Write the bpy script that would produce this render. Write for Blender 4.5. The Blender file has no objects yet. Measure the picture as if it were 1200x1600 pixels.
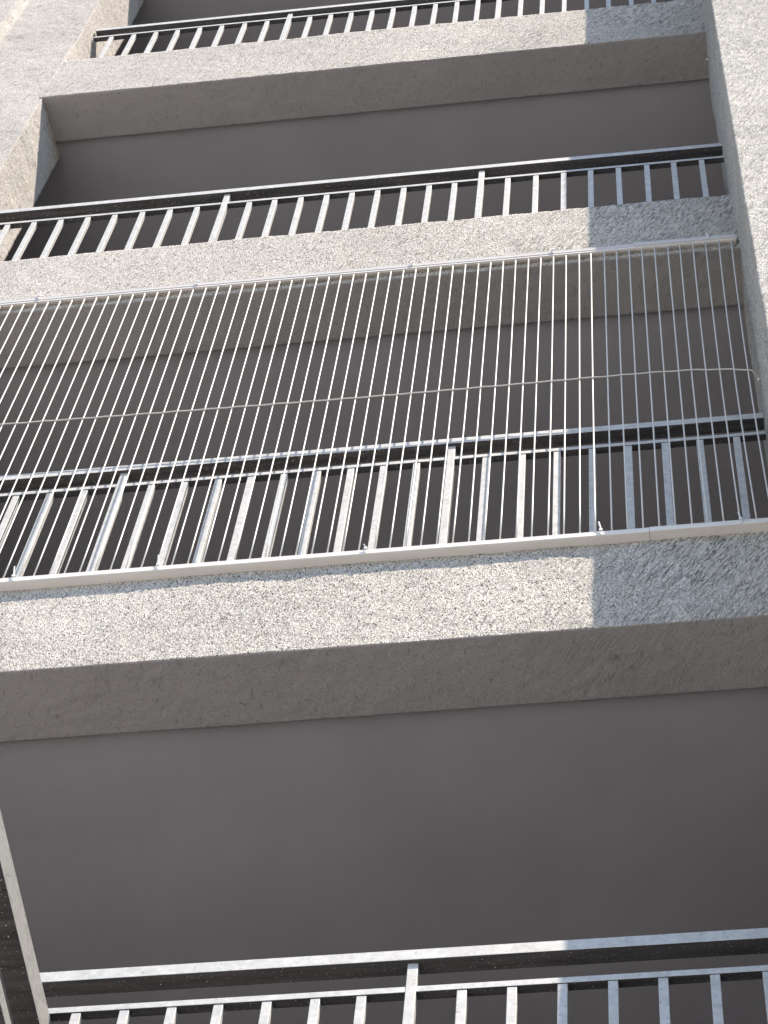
import bpy, bmesh, math, random
import numpy as np
from mathutils import Vector, Matrix

random.seed(7)
R = math.radians
SC = bpy.context.scene
COL = SC.collection

# ------------------------------------------------------------------ camera
EYE = 1.6                                   # eye height above the street
yaw, pitch, roll = R(-14.3076), R(63.7922), R(8.3189)
cy_, sy_, cp, sp = math.cos(yaw), math.sin(yaw), math.cos(pitch), math.sin(pitch)
fwd = Vector((sy_*cp, cy_*cp, sp))
rgt = Vector((cy_, -sy_, 0))
up = rgt.cross(fwd)
r2 = math.cos(roll)*rgt + math.sin(roll)*up
u2 = -math.sin(roll)*rgt + math.cos(roll)*up
cam_d = bpy.data.cameras.new('camera')
cam = bpy.data.objects.new('camera', cam_d)
COL.objects.link(cam)
cam.matrix_world = Matrix(((r2.x, u2.x, -fwd.x, 0), (r2.y, u2.y, -fwd.y, 0), (r2.z, u2.z, -fwd.z, EYE), (0, 0, 0, 1)))
cam_d.sensor_fit = 'VERTICAL'
cam_d.sensor_height = 24
cam_d.sensor_width = 18
cam_d.lens = 63.0
cam_d.clip_start = 0.05
cam_d.clip_end = 2000
SC.camera = cam

# ------------------------------------------------------------------ light
sun_to = Vector((0.61, -0.53, 1.26)).normalized()
world = bpy.data.worlds.new('World')
SC.world = world
world.use_nodes = True
wt = world.node_tree
for n in list(wt.nodes): wt.nodes.remove(n)
sky = wt.nodes.new('ShaderNodeTexSky')
sky.sky_type = 'NISHITA'
sky.sun_disc = False
sky.sun_elevation = math.asin(sun_to.z)
sky.sun_rotation = math.atan2(sun_to.x, sun_to.y)
sky.dust_density = 0.6
sky.air_density = 1.2
sky.ozone_density = 4.5
bg = wt.nodes.new('ShaderNodeBackground')
bg.inputs['Strength'].default_value = 0.13
wo = wt.nodes.new('ShaderNodeOutputWorld')
wt.links.new(sky.outputs[0], bg.inputs[0])
wt.links.new(bg.outputs[0], wo.inputs[0])
sl = bpy.data.lights.new('sun', 'SUN')
sl.energy = 4.8
sl.angle = R(0.5)
sl.color = (1.0, 0.895, 0.765)
so = bpy.data.objects.new('sun', sl)
COL.objects.link(so)
so.location = (8, -8, 20)
so.rotation_euler = sun_to.to_track_quat('Z', 'Y').to_euler()
SC.view_settings.view_transform = 'Standard'
SC.view_settings.look = 'None'
SC.view_settings.exposure = 0.75
SC.view_settings.gamma = 1.0

# ------------------------------------------------------------------ materials
def nd(t, kind, **kw):
    n = t.nodes.new(kind)
    for k, v in kw.items(): setattr(n, k, v)
    return n

def new_mat(name):
    m = bpy.data.materials.new(name)
    m.use_nodes = True
    t = m.node_tree
    b = t.nodes['Principled BSDF']
    return m, t, b

def mapping(t, rot=(0, 0, 0), scale=(1, 1, 1)):
    g = nd(t, 'ShaderNodeNewGeometry')
    mp = nd(t, 'ShaderNodeMapping')
    # undo the tilt first, then stretch
    mp.vector_type = 'POINT'
    mp.inputs['Rotation'].default_value = rot
    t.links.new(g.outputs['Position'], mp.inputs['Vector'])
    m2 = nd(t, 'ShaderNodeMapping')
    m2.inputs['Scale'].default_value = scale
    t.links.new(mp.outputs[0], m2.inputs['Vector'])
    return m2.outputs[0]

def noise(t, vec, scale, detail=2.0, rough=0.5, dist=0.0):
    n = nd(t, 'ShaderNodeTexNoise')
    n.inputs['Scale'].default_value = scale
    n.inputs['Detail'].default_value = detail
    n.inputs['Roughness'].default_value = rough
    n.inputs['Distortion'].default_value = dist
    t.links.new(vec, n.inputs['Vector'])
    return n.outputs['Fac']

def ramp(t, fac, stops):
    r = nd(t, 'ShaderNodeValToRGB')
    e = r.color_ramp.elements
    while len(e) < len(stops): e.new(0.5)
    for el, (p, c) in zip(e, stops):
        el.position = p
        el.color = (c, c, c, 1) if isinstance(c, (int, float)) else (*c, 1)
    t.links.new(fac, r.inputs[0])
    return r.outputs[0]

def math_(t, op, a, b=None, c=None):
    n = nd(t, 'ShaderNodeMath', operation=op)
    for i, v in enumerate((a, b, c)):
        if v is None: continue
        if isinstance(v, (int, float)): n.inputs[i].default_value = v
        else: t.links.new(v, n.inputs[i])
    return n.outputs[0]

def mixc(t, fac, a, b, mode='MIX'):
    n = nd(t, 'ShaderNodeMix', data_type='RGBA', blend_type=mode)
    for s, v in ((n.inputs[0], fac), (n.inputs[6], a), (n.inputs[7], b)):
        if isinstance(v, (int, float)): s.default_value = v
        elif isinstance(v, tuple): s.default_value = (*v, 1)
        else: t.links.new(v, s)
    return n.outputs[2]

def stucco(name, base, tilt, grain=1.0, streak=1.0, dist=0.009, zs=0.5, flat=False):
    """rough trowelled render: worm-like grain and long slanting scratches"""
    m, t, b = new_mat(name)
    p0 = mapping(t)
    pg = mapping(t, (0, R(8), 0), (1, 1, zs))
    ps = mapping(t, (0, 0, tilt), (14, 70, 20)) if flat else mapping(t, (0, tilt, 0), (13, 40, 120))
    ps2 = mapping(t, (0, tilt + 0.14, 0), (8, 30, 85))
    fine = noise(t, pg, 210, 2, 0.5, 0.5)
    mid = noise(t, pg, 125, 1.5, 0.5, 0.8)
    worm = math_(t, 'ABSOLUTE', math_(t, 'SUBTRACT', mid, 0.5))
    worm = ramp(t, worm, [(0.0, 0.0), (0.07, 1.0)])
    patch = ramp(t, noise(t, p0, 3.0, 3, 0.55), [(0.36, 0.15), (0.60, 1.0)])
    sx = nd(t, 'ShaderNodeSeparateXYZ'); t.links.new(p0, sx.inputs[0])
    # scratches fade in over the pier's shadow; their shade-only look is put into colour
    zn = math_(t, 'ADD', math_(t, 'MULTIPLY', sx.outputs[0], 0.33), math_(t, 'ADD', noise(t, p0, 1.4, 2, 0.5), 0.06))
    shadow_zone = ramp(t, zn, [(0.40, 0.05), (0.56, 1.0)])
    ln = math_(t, 'ABSOLUTE', math_(t, 'SUBTRACT', noise(t, ps, 1.0, 1, 0.5, 0.5), 0.5))
    gate = ramp(t, noise(t, mapping(t, (0, 0 if flat else tilt, tilt if flat else 0), (9, 30, 50)), 1.0, 1, 0.5), [(0.38, 1.0), (0.47, 0.0)])
    st = math_(t, 'MAXIMUM', ramp(t, ln, [(0.012, 0.0), (0.048, 1.0)]), gate)
    st2 = ramp(t, noise(t, ps2, 1.0, 1.5, 0.5, 0.3), [(0.30, 0.0), (0.38, 1.0)])
    # the coat is rubbed finer towards the left end of the facade
    gx = nd(t, 'ShaderNodeMapRange'); t.links.new(sx.outputs[0], gx.inputs[0])
    for i_, v_ in ((1, -3.3), (2, -1.2), (3, 0.62), (4, 1.0)): gx.inputs[i_].default_value = v_
    gx = gx.outputs[0]
    h = math_(t, 'MULTIPLY', fine, 0.6*grain)
    h = math_(t, 'ADD', h, math_(t, 'MULTIPLY', worm, 0.36*grain))
    h = math_(t, 'MULTIPLY', h, gx)
    h = math_(t, 'ADD', h, math_(t, 'MULTIPLY', math_(t, 'MULTIPLY', st, shadow_zone), 0.6*streak))
    h = math_(t, 'ADD', h, math_(t, 'MULTIPLY', st2, 0.5*streak))
    bp = nd(t, 'ShaderNodeBump')
    bp.inputs['Strength'].default_value = 1.0
    bp.inputs['Distance'].default_value = dist
    t.links.new(h, bp.inputs['Height'])
    t.links.new(bp.outputs[0], b.inputs['Normal'])
    # colour variation: self-shadow and grime painted in the pits and scratches, pale and buff aggregate, large soft stains
    big = ramp(t, noise(t, p0, 1.3, 4, 0.6), [(0.3, 0.88), (0.7, 1.05)])
    pit = ramp(t, noise(t, pg, 215, 1, 0.5, 0.8), [(0.355, 0.06), (0.44, 1.0)])
    wpit = ramp(t, worm, [(0.0, 0.5), (0.6, 1.0)])
    spit = ramp(t, st, [(0.0, 0.82 if flat else 0.24), (0.9, 1.0)])
    pit2 = ramp(t, st2, [(0.0, 0.6), (0.6, 1.0)])
    agg = ramp(t, noise(t, p0, 210, 1, 0.5), [(0.35, (0.95, 0.97, 1.0)), (0.65, (1.0, 0.98, 0.90))])
    c = mixc(t, 1.0, base, big, 'MULTIPLY')
    if grain > 0.5:      # coat greyer towards the left-hand pier
        gl = nd(t, 'ShaderNodeMapRange'); t.links.new(sx.outputs[0], gl.inputs[0])
        for i_, v_ in ((1, -3.4), (2, -1.0), (3, 0.0), (4, 1.0)): gl.inputs[i_].default_value = v_
        c = mixc(t, gl.outputs[0], mixc(t, 1.0, c, (0.86, 0.85, 0.87), 'MULTIPLY'), c)
    bwp = nd(t, 'ShaderNodeRGBToBW'); t.links.new(shadow_zone, bwp.inputs[0])
    less = math_(t, 'MULTIPLY', gx, math_(t, 'SUBTRACT', 1.0, math_(t, 'MULTIPLY', bwp.outputs[0], 0.95*min(1, streak))))  # pit darkening fades out where the pier's shadow falls
    c = mixc(t, math_(t, 'MULTIPLY', less, 0.9*min(1, grain)), c, pit, 'MULTIPLY')
    c = mixc(t, math_(t, 'MULTIPLY', less, 0.6*min(1, grain)), c, wpit, 'MULTIPLY')
    c = mixc(t, math_(t, 'MULTIPLY', bwp.outputs[0], 0.95*min(1, streak*1.2)), c, spit, 'MULTIPLY')
    c = mixc(t, 0.8*min(1, streak), c, pit2, 'MULTIPLY')
    c = mixc(t, 1.0, c, agg, 'MULTIPLY')
    t.links.new(c, b.inputs['Base Color'])
    b.inputs['Roughness'].default_value = 0.92
    b.inputs['Specular IOR Level'].default_value = 0.15
    return m

def smooth_plaster(name, base):
    m, t, b = new_mat(name)
    p0 = mapping(t)
    big = ramp(t, noise(t, p0, 1.6, 4, 0.6), [(0.3, 0.90), (0.7, 1.05)])
    fine = noise(t, p0, 240, 3, 0.6)
    roll_ = noise(t, mapping(t, (0, 0, 0.1), (9, 60, 20)), 1.0, 2, 0.5)
    c = mixc(t, 1.0, base, big, 'MULTIPLY')
    c = mixc(t, 0.25, c, ramp(t, fine, [(0.35, 0.8), (0.65, 1.08)]), 'MULTIPLY')
    t.links.new(c, b.inputs['Base Color'])
    bp = nd(t, 'ShaderNodeBump')
    bp.inputs['Strength'].default_value = 0.5
    bp.inputs['Distance'].default_value = 0.0015
    t.links.new(math_(t, 'ADD', fine, roll_), bp.inputs['Height'])
    t.links.new(bp.outputs[0], b.inputs['Normal'])
    b.inputs['Roughness'].default_value = 0.8
    b.inputs['Specular IOR Level'].default_value = 0.2
    return m

def galvanised(name, base=(0.60, 0.585, 0.555), rough=0.6, dirt=0.45):
    m, t, b = new_mat(name)
    p0 = mapping(t)
    sp_ = nd(t, 'ShaderNodeTexVoronoi')
    sp_.inputs['Scale'].default_value = 95
    t.links.new(p0, sp_.inputs['Vector'])
    bw = nd(t, 'ShaderNodeRGBToBW')
    t.links.new(sp_.outputs['Color'], bw.inputs[0])
    spang = ramp(t, bw.outputs[0], [(0.2, 0.93), (0.8, 1.05)])
    cloud = ramp(t, noise(t, p0, 22, 4, 0.65), [(0.34, 0.84), (0.60, 1.03)])
    spots = ramp(t, noise(t, p0, 75, 2, 0.5), [(0.30, 0.35), (0.36, 1.0)])
    c = mixc(t, 1.0, base, spang, 'MULTIPLY')
    c = mixc(t, 0.9, c, cloud, 'MULTIPLY')
    c = mixc(t, dirt, c, spots, 'MULTIPLY')
    t.links.new(c, b.inputs['Base Color'])
    b.inputs['Metallic'].default_value = 0.2
    rr = ramp(t, noise(t, p0, 30, 3, 0.6), [(0.3, rough + 0.12), (0.7, rough - 0.06)])
    t.links.new(rr, b.inputs['Roughness'])
    bp = nd(t, 'ShaderNodeBump')
    bp.inputs['Strength'].default_value = 0.35
    bp.inputs['Distance'].default_value = 0.001
    t.links.new(noise(t, p0, 60, 3, 0.6), bp.inputs['Height'])
    t.links.new(bp.outputs[0], b.inputs['Normal'])
    return m

def painted(name, base, rough=0.45, grime=0.35):
    m, t, b = new_mat(name)
    p0 = mapping(t)
    g = ramp(t, noise(t, mapping(t, (0, 0, 0), (6, 30, 30)), 1.0, 4, 0.65), [(0.3, 0.78), (0.6, 1.0)])
    c = mixc(t, grime, base, g, 'MULTIPLY')
    t.links.new(c, b.inputs['Base Color'])
    b.inputs['Roughness'].default_value = rough
    bp = nd(t, 'ShaderNodeBump')
    bp.inputs['Strength'].default_value = 0.15
    bp.inputs['Distance'].default_value = 0.001
    t.links.new(noise(t, p0, 40, 2, 0.5), bp.inputs['Height'])
    t.links.new(bp.outputs[0], b.inputs['Normal'])
    return m

M_FRONT = stucco('stucco_front', (0.83, 0.775, 0.715), R(63), 1.0, 0.8)
M_PIER = stucco('stucco_pier', (0.85, 0.80, 0.74), R(65), 1.0, 0.4)
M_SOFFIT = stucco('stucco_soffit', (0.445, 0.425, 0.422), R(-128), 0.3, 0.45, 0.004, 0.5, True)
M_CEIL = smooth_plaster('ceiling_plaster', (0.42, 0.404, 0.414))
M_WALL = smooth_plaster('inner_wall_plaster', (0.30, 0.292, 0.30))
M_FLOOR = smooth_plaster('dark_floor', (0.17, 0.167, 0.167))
M_GALV = galvanised('galvanised_steel')
M_DULL = galvanised('dull_galvanised_steel', (0.33, 0.325, 0.31), 0.7, 0.7)
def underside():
    """undersides of the rails: near-black and splashed with pale specks of render"""
    m, t, b = new_mat('dark_underside')
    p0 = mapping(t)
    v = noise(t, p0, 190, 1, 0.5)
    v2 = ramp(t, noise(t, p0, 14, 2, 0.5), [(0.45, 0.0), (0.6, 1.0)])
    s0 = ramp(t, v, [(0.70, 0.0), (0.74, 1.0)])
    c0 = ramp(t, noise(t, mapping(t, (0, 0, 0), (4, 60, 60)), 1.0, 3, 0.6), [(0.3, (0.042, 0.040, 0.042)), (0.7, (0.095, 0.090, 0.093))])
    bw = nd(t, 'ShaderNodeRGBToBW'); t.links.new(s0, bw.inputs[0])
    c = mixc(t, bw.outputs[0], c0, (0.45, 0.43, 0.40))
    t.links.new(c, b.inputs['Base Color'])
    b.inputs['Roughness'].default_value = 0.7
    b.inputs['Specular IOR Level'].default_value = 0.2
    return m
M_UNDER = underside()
M_WHITE = painted('white_powder_coat', (0.86, 0.812, 0.755))
M_WHITE2 = painted('darker_white_powder_coat', (0.64, 0.60, 0.56))  # darker copy of the white coat, for the top channel
M_WIRE = painted('white_coated_wire', (0.76, 0.73, 0.67), 0.4, 0.2)
M_TIE = painted('white_nylon', (0.82, 0.82, 0.80), 0.35, 0.1)
M_RUST = painted('dark_steel', (0.10, 0.085, 0.075), 0.6, 0.5)

def ground_mat(name, k, bricks):
    m, t, b = new_mat(name)
    p0 = mapping(t)
    c = (k, k*0.99, k*0.98)
    if bricks:
        br = nd(t, 'ShaderNodeTexBrick')
        br.inputs['Scale'].default_value = 1.6
        for i_, f_ in (('Color1', 1.0), ('Color2', 0.86), ('Mortar', 0.55)):
            br.inputs[i_].default_value = (k*f_, k*f_*0.985, k*f_*0.965, 1)
        br.inputs['Mortar Size'].default_value = 0.012
        t.links.new(p0, br.inputs['Vector'])
        c = br.outputs[0]
    c = mixc(t, 0.7, c, ramp(t, noise(t, p0, 3, 6, 0.6), [(0.3, 0.75), (0.7, 1.1)]), 'MULTIPLY')
    t.links.new(c, b.inputs['Base Color'])
    b.inputs['Roughness'].default_value = 0.9
    return m
M_BOUNCE_PAVE = ground_mat('bounce_paving', 0.50, True)  # pale surface of the slab added for bounce light
M_GROUND = ground_mat('asphalt', 0.12, False)

# ------------------------------------------------------------------ object helpers
def empty(name, loc, label, cat, group=None):
    o = bpy.data.objects.new(name, None)
    COL.objects.link(o)
    o.location = loc
    o.empty_display_size = 0.2
    o['label'] = label
    o['category'] = cat
    if group: o['group'] = group
    return o

def link_mesh(name, me, mat, parent=None, label=None):
    if mat: me.materials.append(mat)
    o = bpy.data.objects.new(name, me)
    COL.objects.link(o)
    if parent is not None:
        o.parent = parent
        o.matrix_parent_inverse = Matrix.Translation(-Vector(parent.location)) if parent.type == 'EMPTY' and parent.parent is None else Matrix.Identity(4)
    if label: o['label'] = label
    return o

def bm_box(bm, x0, x1, y0, y1, z0, z1):
    v = [bm.verts.new(p) for p in ((x0, y0, z0), (x1, y0, z0), (x1, y1, z0), (x0, y1, z0), (x0, y0, z1), (x1, y0, z1), (x1, y1, z1), (x0, y1, z1))]
    for f in ((0, 3, 2, 1), (4, 5, 6, 7), (0, 1, 5, 4), (1, 2, 6, 5), (2, 3, 7, 6), (3, 0, 4, 7)):
        bm.faces.new([v[i] for i in f])
    return v

def finish(bm, name, bev=0.0):
    if bev > 0:
        bmesh.ops.bevel(bm, geom=list(bm.edges), offset=bev, segments=2, affect='EDGES', profile=0.5)
    me = bpy.data.meshes.new(name)
    bm.to_mesh(me)
    bm.free()
    return me

def box(name, x0, x1, y0, y1, z0, z1, mat, parent=None, bev=0.0, label=None):
    bm = bmesh.new()
    bm_box(bm, x0, x1, y0, y1, z0, z1)
    return link_mesh(name, finish(bm, name, bev), mat, parent, label)

# lattice gradient-free value noise, vectorised
_rs = np.random.RandomState(3)
_perm = _rs.permutation(512)
_val = _rs.rand(512)*2 - 1
def vnoise(p, s):
    q = p*s
    i = np.floor(q).astype(np.int64)
    f = q - i
    f = f*f*(3 - 2*f)
    out = 0
    for dx in (0, 1):
        for dy in (0, 1):
            for dz in (0, 1):
                h = _perm[(_perm[(_perm[(i[..., 0] + dx) % 512] + i[..., 1] + dy) % 512] + i[..., 2] + dz) % 512]
                w = (f[..., 0] if dx else 1 - f[..., 0])*(f[..., 1] if dy else 1 - f[..., 1])*(f[..., 2] if dz else 1 - f[..., 2])
                out = out + w*_val[h]
    return out

def rough(p, amp):
    return amp*(0.9*vnoise(p, 7) + 0.55*vnoise(p, 26) + 0.35*vnoise(p, 60) + 0.35*vnoise(p, 130))

def sweep(name, prof, a, b, axis, step, mat, parent, amp=0.0035, mats=None, label=None, tuck=None):
    """sweep an open profile (points in the plane across the axis) along x or z; every point gets a real rough offset.
    prof: list of (u, v, material index, segment step); u,v = (y,z) for axis x and (x,y) for axis z"""
    us, vs, mi = [], [], []
    for k in range(len(prof) - 1):
        (u0, v0, m0, st), (u1, v1) = prof[k], prof[k+1][:2]
        n = max(1, int(round(math.hypot(u1-u0, v1-v0)/st)))
        for j in range(n):
            us.append(u0 + (u1-u0)*j/n); vs.append(v0 + (v1-v0)*j/n); mi.append(m0)
    us.append(prof[-1][0]); vs.append(prof[-1][1])
    us, vs = np.array(us), np.array(vs)
    tu, tv = np.gradient(us), np.gradient(vs)
    L = np.hypot(tu, tv); nu, nv = tv/L, -tu/L
    n = max(1, int(round((b-a)/step)))
    s = np.linspace(a, b, n+1)
    S, U = np.meshgrid(s, us, indexing='ij')
    _, V = np.meshgrid(s, vs, indexing='ij')
    if axis == 'x': P = np.stack([S, U, V], -1); N = np.stack([0*S, nu + 0*S, nv + 0*S], -1)
    else: P = np.stack([U, V, S], -1); N = np.stack([nu + 0*S, nv + 0*S, 0*S], -1)
    d = rough(P, amp)
    P = P + N*d[..., None]
    if tuck is not None:      # run a little way over the pier's face and sink into it
        k = np.clip((tuck + 0.012 - P[..., 0])/0.045, 0, 1)
        P[..., 1] += 0.009*k*k - 0.001
    m = len(us)
    vidx = np.arange((n+1)*m).reshape(n+1, m)
    q = np.stack([vidx[:-1, :-1], vidx[1:, :-1], vidx[1:, 1:], vidx[:-1, 1:]], -1).reshape(-1, 4)
    me = bpy.data.meshes.new(name)
    me.vertices.add((n+1)*m)
    me.vertices.foreach_set('co', P.reshape(-1))
    me.loops.add(len(q)*4)
    me.loops.foreach_set('vertex_index', q.reshape(-1))
    me.polygons.add(len(q))
    me.polygons.foreach_set('loop_start', np.arange(len(q))*4)
    me.polygons.foreach_set('loop_total', np.full(len(q), 4))
    me.polygons.foreach_set('use_smooth', np.ones(len(q), dtype=bool))
    for mm in (mats or [mat]): me.materials.append(mm)
    if mats: me.polygons.foreach_set('material_index', np.tile(np.array(mi), n))
    me.update()
    me.validate()
    return link_mesh(name, me, None, parent, label)

# ------------------------------------------------------------------ the place: dimensions (z above the street)
D = 3.87                    # face of the parapets and of the left pier
XL, XR = -3.138, 0.325      # clear width of the balcony bay
PF = 3.335                  # face of the projecting right-hand pier
BEAM = 0.25
BEAM_Z = [z + EYE for z in (7.182, 10.325, 13.475, 16.62, 19.77)]      # undersides of the beams
PAR_Z = [z + EYE for z in (7.79, 10.975, 14.135, 17.27, 20.42)]        # tops of the parapets
LOW_PAR = 4.72 + EYE

XLR = XL + 0.038            # the left reveal is slightly splayed
# ground
bm = bmesh.new()
bm_box(bm, -300, 300, -300, 300, -0.3, 0)
g = link_mesh('ground', finish(bm, 'ground'), M_GROUND)
g['kind'] = 'structure'
bm = bmesh.new()
bm_box(bm, -26, -1.8, -22, D-0.04, 0.002, 0.12)
pv = link_mesh('bounce_pavement', finish(bm, 'bounce_pavement'), M_BOUNCE_PAVE)  # unseen slab added on the darker ground to bounce light from the left
pv['kind'] = 'structure'

# ------------------------------------------------------------------ the building
B = empty('apartment_building', (0, D, 0), 'tall grey apartment building with rough stucco frame and stacked recessed balconies', 'building')
def parapet(zb, zt, step, label=None):
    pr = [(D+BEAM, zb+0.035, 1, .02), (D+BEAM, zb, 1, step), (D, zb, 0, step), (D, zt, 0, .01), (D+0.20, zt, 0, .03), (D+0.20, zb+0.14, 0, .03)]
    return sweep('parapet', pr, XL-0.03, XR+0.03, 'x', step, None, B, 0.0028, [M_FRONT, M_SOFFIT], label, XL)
parapet(BEAM_Z[0], PAR_Z[0], 0.0065, 'stucco parapet under the white wire grille')
parapet(BEAM_Z[1], PAR_Z[1], 0.008)
parapet(BEAM_Z[2], PAR_Z[2], 0.009)
parapet(BEAM_Z[3], PAR_Z[3], 0.03)
parapet(BEAM_Z[4], PAR_Z[4], 0.03)
parapet(LOW_PAR-0.6, LOW_PAR, 0.02)
# ceilings (smooth, a hand's breadth above the beams), also carrying the balcony floors
for z in [LOW_PAR-0.6] + BEAM_Z:
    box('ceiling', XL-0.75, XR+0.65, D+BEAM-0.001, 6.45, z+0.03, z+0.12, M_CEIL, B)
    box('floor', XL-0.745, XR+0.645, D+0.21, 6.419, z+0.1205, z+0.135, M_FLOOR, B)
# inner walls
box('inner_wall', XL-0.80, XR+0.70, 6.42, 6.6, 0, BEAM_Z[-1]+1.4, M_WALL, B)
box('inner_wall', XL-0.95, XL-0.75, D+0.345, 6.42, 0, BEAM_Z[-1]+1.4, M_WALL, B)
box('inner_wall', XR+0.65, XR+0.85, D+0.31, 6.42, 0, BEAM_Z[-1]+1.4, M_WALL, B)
TOP = BEAM_Z[-1] + 1.6
# left pier: front in the parapet plane, lit reveal on its right, a raised band further left
sweep('pier', [(-5.6, D-0.035, 0, .05), (-3.615, D-0.035, 0, .01), (-3.600, D, 0, .012), (XL, D, 0, .012), (XLR, D+0.33, 0, .03), (-5.6, D+0.33, 0, .1)], 0, TOP, 'z', 0.012, None, B, 0.004, [M_FRONT], 'broad left pier level with the parapets')
# right pier: projects half a metre in front of the parapets
sweep('pier', [(XR+0.05, D+0.30, 0, .03), (XR, D+0.30, 0, .012), (XR, PF, 0, .008), (XR+1.1, PF, 0, .03), (XR+1.1, D+0.30, 0, .1)], 0, TOP, 'z', 0.012, None, B, 0.0036, [M_PIER], 'right pier standing forward of the parapets')
# blank stretches of facade further out
box('wall', XR+1.1, 7.5, PF+0.02, D+0.35, 0, TOP, M_PIER, B)
box('wall', -10, -5.6, D, D+0.35, 0, TOP, M_PIER, B)
box('roof', -10, 7.5, D+0.002, 6.6, TOP, TOP+0.25, M_WALL, B)
# small fixings left in the render
def anchor(x, y, z, ax):
    bm = bmesh.new()
    bmesh.ops.create_cone(bm, cap_ends=True, segments=14, radius1=0.0065, radius2=0.005, depth=0.008)
    me = bmesh.ops.create_cone(bm, cap_ends=True, segments=12, radius1=0.003, radius2=0.003, depth=0.018)
    bmesh.ops.rotate(bm, verts=bm.verts, cent=(0, 0, 0), matrix=Matrix.Rotation(R(90), 3, 'Y') if ax == 'x' else Matrix.Identity(3))
    bmesh.ops.translate(bm, verts=bm.verts, vec=(x, y, z))
    return link_mesh('anchor_plug', finish(bm, 'anchor_plug'), M_TIE if ax == 'x' else M_SOFFIT, B)
anchor(XR-0.006, 3.99, 13.40+EYE, 'x')
anchor(-0.235, 3.97, 7.182+EYE-0.006, 'z')

# ------------------------------------------------------------------ railings
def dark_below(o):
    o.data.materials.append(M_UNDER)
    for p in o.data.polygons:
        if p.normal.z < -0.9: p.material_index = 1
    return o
def tube_box(name, x0, x1, y0, y1, z0, z1, parent, mat=None, wob=0.0):
    o = box(name, x0, x1, y0, y1, z0, z1, mat or M_GALV, parent, 0.0016)
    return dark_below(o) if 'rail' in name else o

HB, HB2 = 3.947, 3.962       # fronts of the handrail and of the balusters
def railing(label, zh, zs, z0, xa, xb, posts, xs, yaw_=0.0, end_post=False):
    r = empty('balcony_railing', (xa, HB, z0), label, 'railing', 'galvanised balcony railings stacked floor above floor')
    tube_box('handrail', xa, xb, HB, HB+0.048, zh-0.044, zh, r)
    tube_box('lower_rail', xa, xb, HB2-0.002, HB2+0.024, zs-0.024, zs, r)
    for x in posts:
        j = random.uniform(-.001, .001)
        tube_box('post', x-0.0135+j, x+0.0135+j, HB2-0.004, HB2+0.026, z0-0.05, zh-0.0445, r)
    for x in xs:
        j = random.uniform(-.0025, .0025); tlt = random.uniform(-.0025, .0025)
        b = tube_box('baluster', x-0.0125+j, x+0.0125+j, HB2, HB2+0.022, z0-0.05, zs-0.0242, r)
        for v in b.data.vertices:
            if v.co.z < z0: v.co.x += tlt
    if end_post:
        tube_box('end_post', xa+0.002, xa+0.024, HB2+0.03, HB2+0.055, z0-0.05, zs-0.026, r)
    return r

def ladder(p0, p1, sl_, si, sr, xa, xb):
    n = round((p1-p0)/si)
    xs = [p0 + (p1-p0)*k/n for k in range(1, n)]
    x = p0 - sl_
    while x > xa + 0.03: xs.append(x); x -= sl_
    x = p1 + sr
    while x < xb - 0.03: xs.append(x); x += sr
    return xs
r4 = railing('uppermost galvanised railing on the highest parapet, cut by the photo\'s top edge', 15.042+EYE, 14.926+EYE, PAR_Z[2], XL+0.022, XR, [-1.98, -0.78],
             ladder(-1.98, -0.78, .1285, .120, .1225, XL, XR))
r3 = railing('open galvanised railing on the parapet just above the white wire grille, wholly uncovered', 11.915+EYE, 11.768+EYE, PAR_Z[1], XL+0.01, XR, [-1.978, -0.784],
             ladder(-1.978, -0.784, .1285, .120, .126, XL, XR))
r2_ = railing('galvanised railing standing behind the white wire grille', 8.847+EYE, 8.716+EYE, PAR_Z[0], XL+0.01, XR-0.004, [-1.999, -0.795],
              ladder(-1.999, -0.795, .1275, .120, .1266, XL, XR))
r1 = railing('lowest galvanised railing, at the bottom edge under the wide dark ceiling', 5.675+EYE, 5.535+EYE, LOW_PAR, -1.775, XR, [-0.763],
             [-0.763 - .1219*k for k in range(1, 8)] + [-0.763 + .1265*k for k in range(1, 9)])

# railing running out of the facade at the lower left, seen from below; it meets the lowest railing just under its lower rail
XS = -1.689
S = empty('side_railing', (XS, D, LOW_PAR), 'speckled side railing with black underside at the lower left corner, running out from the facade', 'railing')
def srail(name, x0, x1, z0, z1, ya, yb, sk=0.0, mat=None):
    bm = bmesh.new()
    vs = bm_box(bm, x0, x1, ya, yb, z0, z1)
    for v in vs: v.co.x += sk*(v.co.y - 3.83)
    o = link_mesh(name, finish(bm, name, 0.0018), mat or M_DULL, S)
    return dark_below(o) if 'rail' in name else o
srail('handrail', XS-0.066, XS, 5.412+EYE, 5.508+EYE, 2.2, 4.03, 0.024)
srail('lower_rail', XS-0.070, XS-0.015, 5.205+EYE, 5.250+EYE, 2.2, 4.03, 0.024)
for y in (2.22, 3.05):
    srail('post', XS-0.052, XS-0.020, LOW_PAR-0.6, 5.2045+EYE, y, y+0.036, 0.024)

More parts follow.
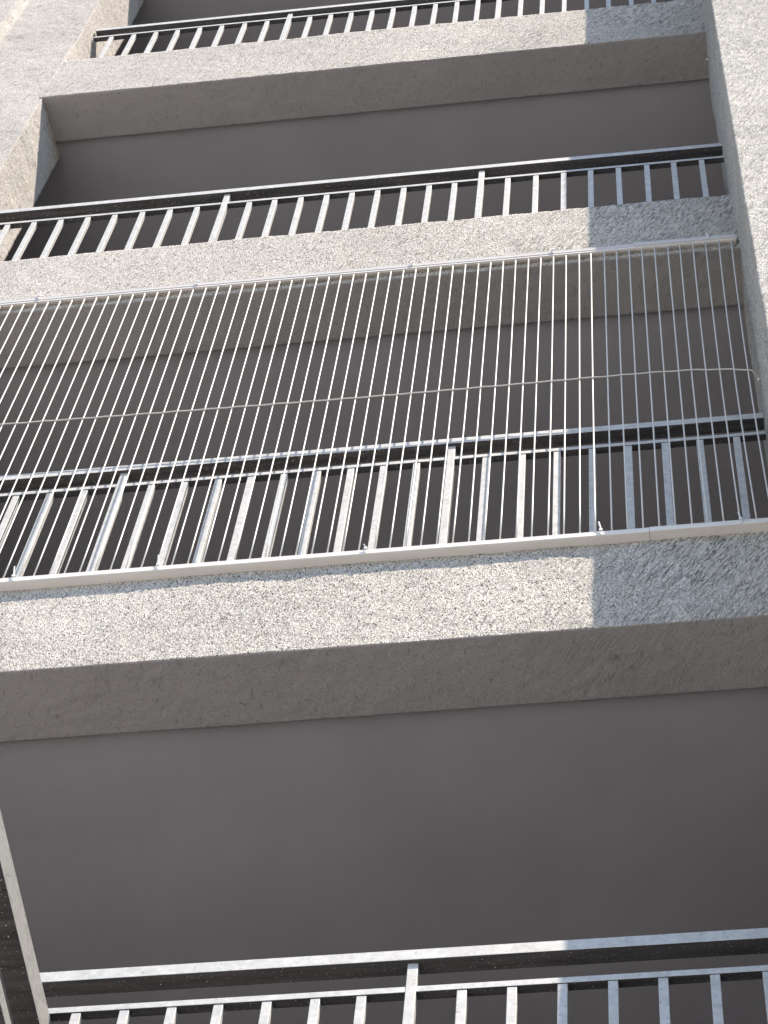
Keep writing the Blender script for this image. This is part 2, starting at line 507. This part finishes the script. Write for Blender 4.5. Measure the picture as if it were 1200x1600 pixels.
# ------------------------------------------------------------------ white wire grille
G = empty('wire_grille', (XL, D-0.03, PAR_Z[0]), 'white security grille of thin upright wires held between two white channels', 'grille')
YW = 3.85
def channel(name, x0, x1, ya, yb, z0, z1, label=None, lip=0.006):
    """hollow channel: front web, upper and lower flange with a small raised bead along the web"""
    pr = [(yb, z0), (ya+0.002, z0), (ya, z0+0.002), (ya, z1-0.009), (ya+0.0015, z1-0.0085), (ya+0.0015, z1-0.0065), (ya, z1-0.006), (ya, z1-0.002), (ya+0.002, z1), (yb, z1)]
    bm = bmesh.new()
    a = [bm.verts.new((x0, y, z)) for y, z in pr]
    b = [bm.verts.new((x1, y, z)) for y, z in pr]
    n = len(pr)
    for i in range(n):
        j = (i+1) % n
        bm.faces.new((a[i], a[j], b[j], b[i]))
    bm.faces.new(a[::-1]); bm.faces.new(b)
    bmesh.ops.recalc_face_normals(bm, faces=bm.faces)
    return link_mesh(name, finish(bm, name), M_WHITE if name == 'bottom_channel' else M_WHITE2, G, label)
ZT0, ZT1 = 10.364+EYE, 10.408+EYE
ZB0, ZB1 = 7.742+EYE, 7.772+EYE
channel('top_channel', XL+0.012, -0.098, 3.842, D-0.001, ZT0+0.012, ZT1)
channel('top_channel', -0.096, XR-0.012, 3.839, D-0.001, ZT0+0.010, ZT1+0.004)
box('slot_strip', XL+0.012, XR-0.012, 3.8445, 3.8555, ZT0, ZT0+0.0115, M_WHITE, G, 0.001)
channel('bottom_channel', XL+0.012, -0.103, 3.836, D+0.004, ZB0, ZB1)
channel('bottom_channel', -0.1015, XR-0.008, 3.8345, D+0.004, ZB0+0.001, ZB1+0.001)

def wire_mesh(pts, rad, seg=8):
    bm = bmesh.new()
    rings = []
    for k, p in enumerate(pts):
        a = Vector(pts[max(0, k-1)]); b = Vector(pts[min(len(pts)-1, k+1)])
        t = (b-a).normalized()
        n1 = t.orthogonal().normalized() if abs(t.z) < 0.5 else t.cross(Vector((0, 1, 0))).normalized()
        n2 = t.cross(n1)
        rings.append([bm.verts.new(Vector(p) + rad*(math.cos(2*math.pi*i/seg)*n1 + math.sin(2*math.pi*i/seg)*n2)) for i in range(seg)])
    for r0, r1_ in zip(rings, rings[1:]):
        for i in range(seg):
            f = bm.faces.new((r0[i], r0[(i+1) % seg], r1_[(i+1) % seg], r1_[i])); f.smooth = True
    bm.faces.new(rings[0][::-1]); bm.faces.new(rings[-1])
    bmesh.ops.recalc_face_normals(bm, faces=bm.faces)
    me = bpy.data.meshes.new('wire')
    bm.to_mesh(me); bm.free()
    return me
def crossz(x):   # height of the long cross wire at x
    xs_ = [XL, -2.5, -1.94, -1.3, -1.044, -0.6, -0.331, -0.05, 0.092, 0.20, 0.288, XR]
    zs_ = [9.092, 9.088, 9.072, 9.057, 9.053, 9.054, 9.057, 9.056, 9.048, 9.030, 9.004, 8.99]
    return float(np.interp(x, xs_, zs_)) + EYE
ZTW, ZBW = ZT0 - 0.001, ZB1 + 0.0005
for k in range(-54, 13):
    x = -0.3265 + 0.05156*k + random.uniform(-.0012, .0012)
    if x < XL + 0.02: continue
    bow = {12: 0.009, 11: 0.008, 10: 0.006, 9: 0.004, 8: 0.003}.get(k, random.uniform(-.0015, .0015))
    xt = x + random.uniform(-.001, .001)
    zc = crossz(x)
    pts = []
    for j in range(13):
        s_ = j/12
        z = ZBW + (ZTW-ZBW)*s_
        u = (z-ZBW)/(zc-ZBW) if z < zc else (ZTW-z)/(ZTW-zc)
        pts.append((x + (xt-x)*s_ - bow*(u*(2-u)), YW, z))
    link_mesh('wire', wire_mesh(pts, 0.0029), M_WIRE, G)
# the cross wire runs in front of the uprights and is hooked into the pier
xsamp = np.linspace(XL+0.004, XR-0.03, 90)
cw = [(x, YW-0.005 - 0.0010*math.sin(i*1.9), crossz(x)+0.0005*math.sin(i*1.3)) for i, x in enumerate(xsamp)]
cw += [(XR-0.012, YW+0.012, crossz(XR)+0.002), (XR+0.006, YW+0.04, crossz(XR))]
link_mesh('cross_wire', wire_mesh(cw, 0.0029), M_WIRE, G)
bm = bmesh.new()
bmesh.ops.create_icosphere(bm, subdivisions=2, radius=0.009)
bmesh.ops.scale(bm, vec=(0.7, 1, 1.1), verts=bm.verts)
bmesh.ops.translate(bm, vec=(XR-0.006, YW+0.03, crossz(XR)), verts=bm.verts)
link_mesh('hook_plug', finish(bm, 'hook_plug'), M_TIE, G)
# nylon ties and joint clips on both channels
def tie(x, ztop, zbot, yf, tail):
    bm = bmesh.new()
    bm_box(bm, x-0.0035, x+0.0035, yf-0.0035, yf-0.0008, zbot-0.002, ztop+0.002)
    bm_box(bm, x-0.0055, x+0.0055, yf-0.008, yf-0.0036, ztop-0.012, ztop-0.001)
    v = bm_box(bm, x-0.0025, x+0.0025, yf-0.007, yf-0.0045, ztop-0.0005, ztop+tail)
    for q in v[4:]: q.co.x -= 0.006; q.co.y -= 0.006
    return link_mesh('tie', finish(bm, 'tie', 0.0006), M_TIE, G)
for x, tl in ((-2.585, .035), (-1.91, .016), (-1.01, .010), (-0.43, .010), (0.20, .012)):
    tie(x, ZT1, ZT0+0.012, 3.839, tl)
for x, tl in ((-2.19, .05), (-1.705, .05), (-1.02, .012), (-0.257, .04), (0.19, .03)):
    tie(x, ZB1, ZB0, 3.8335, tl)
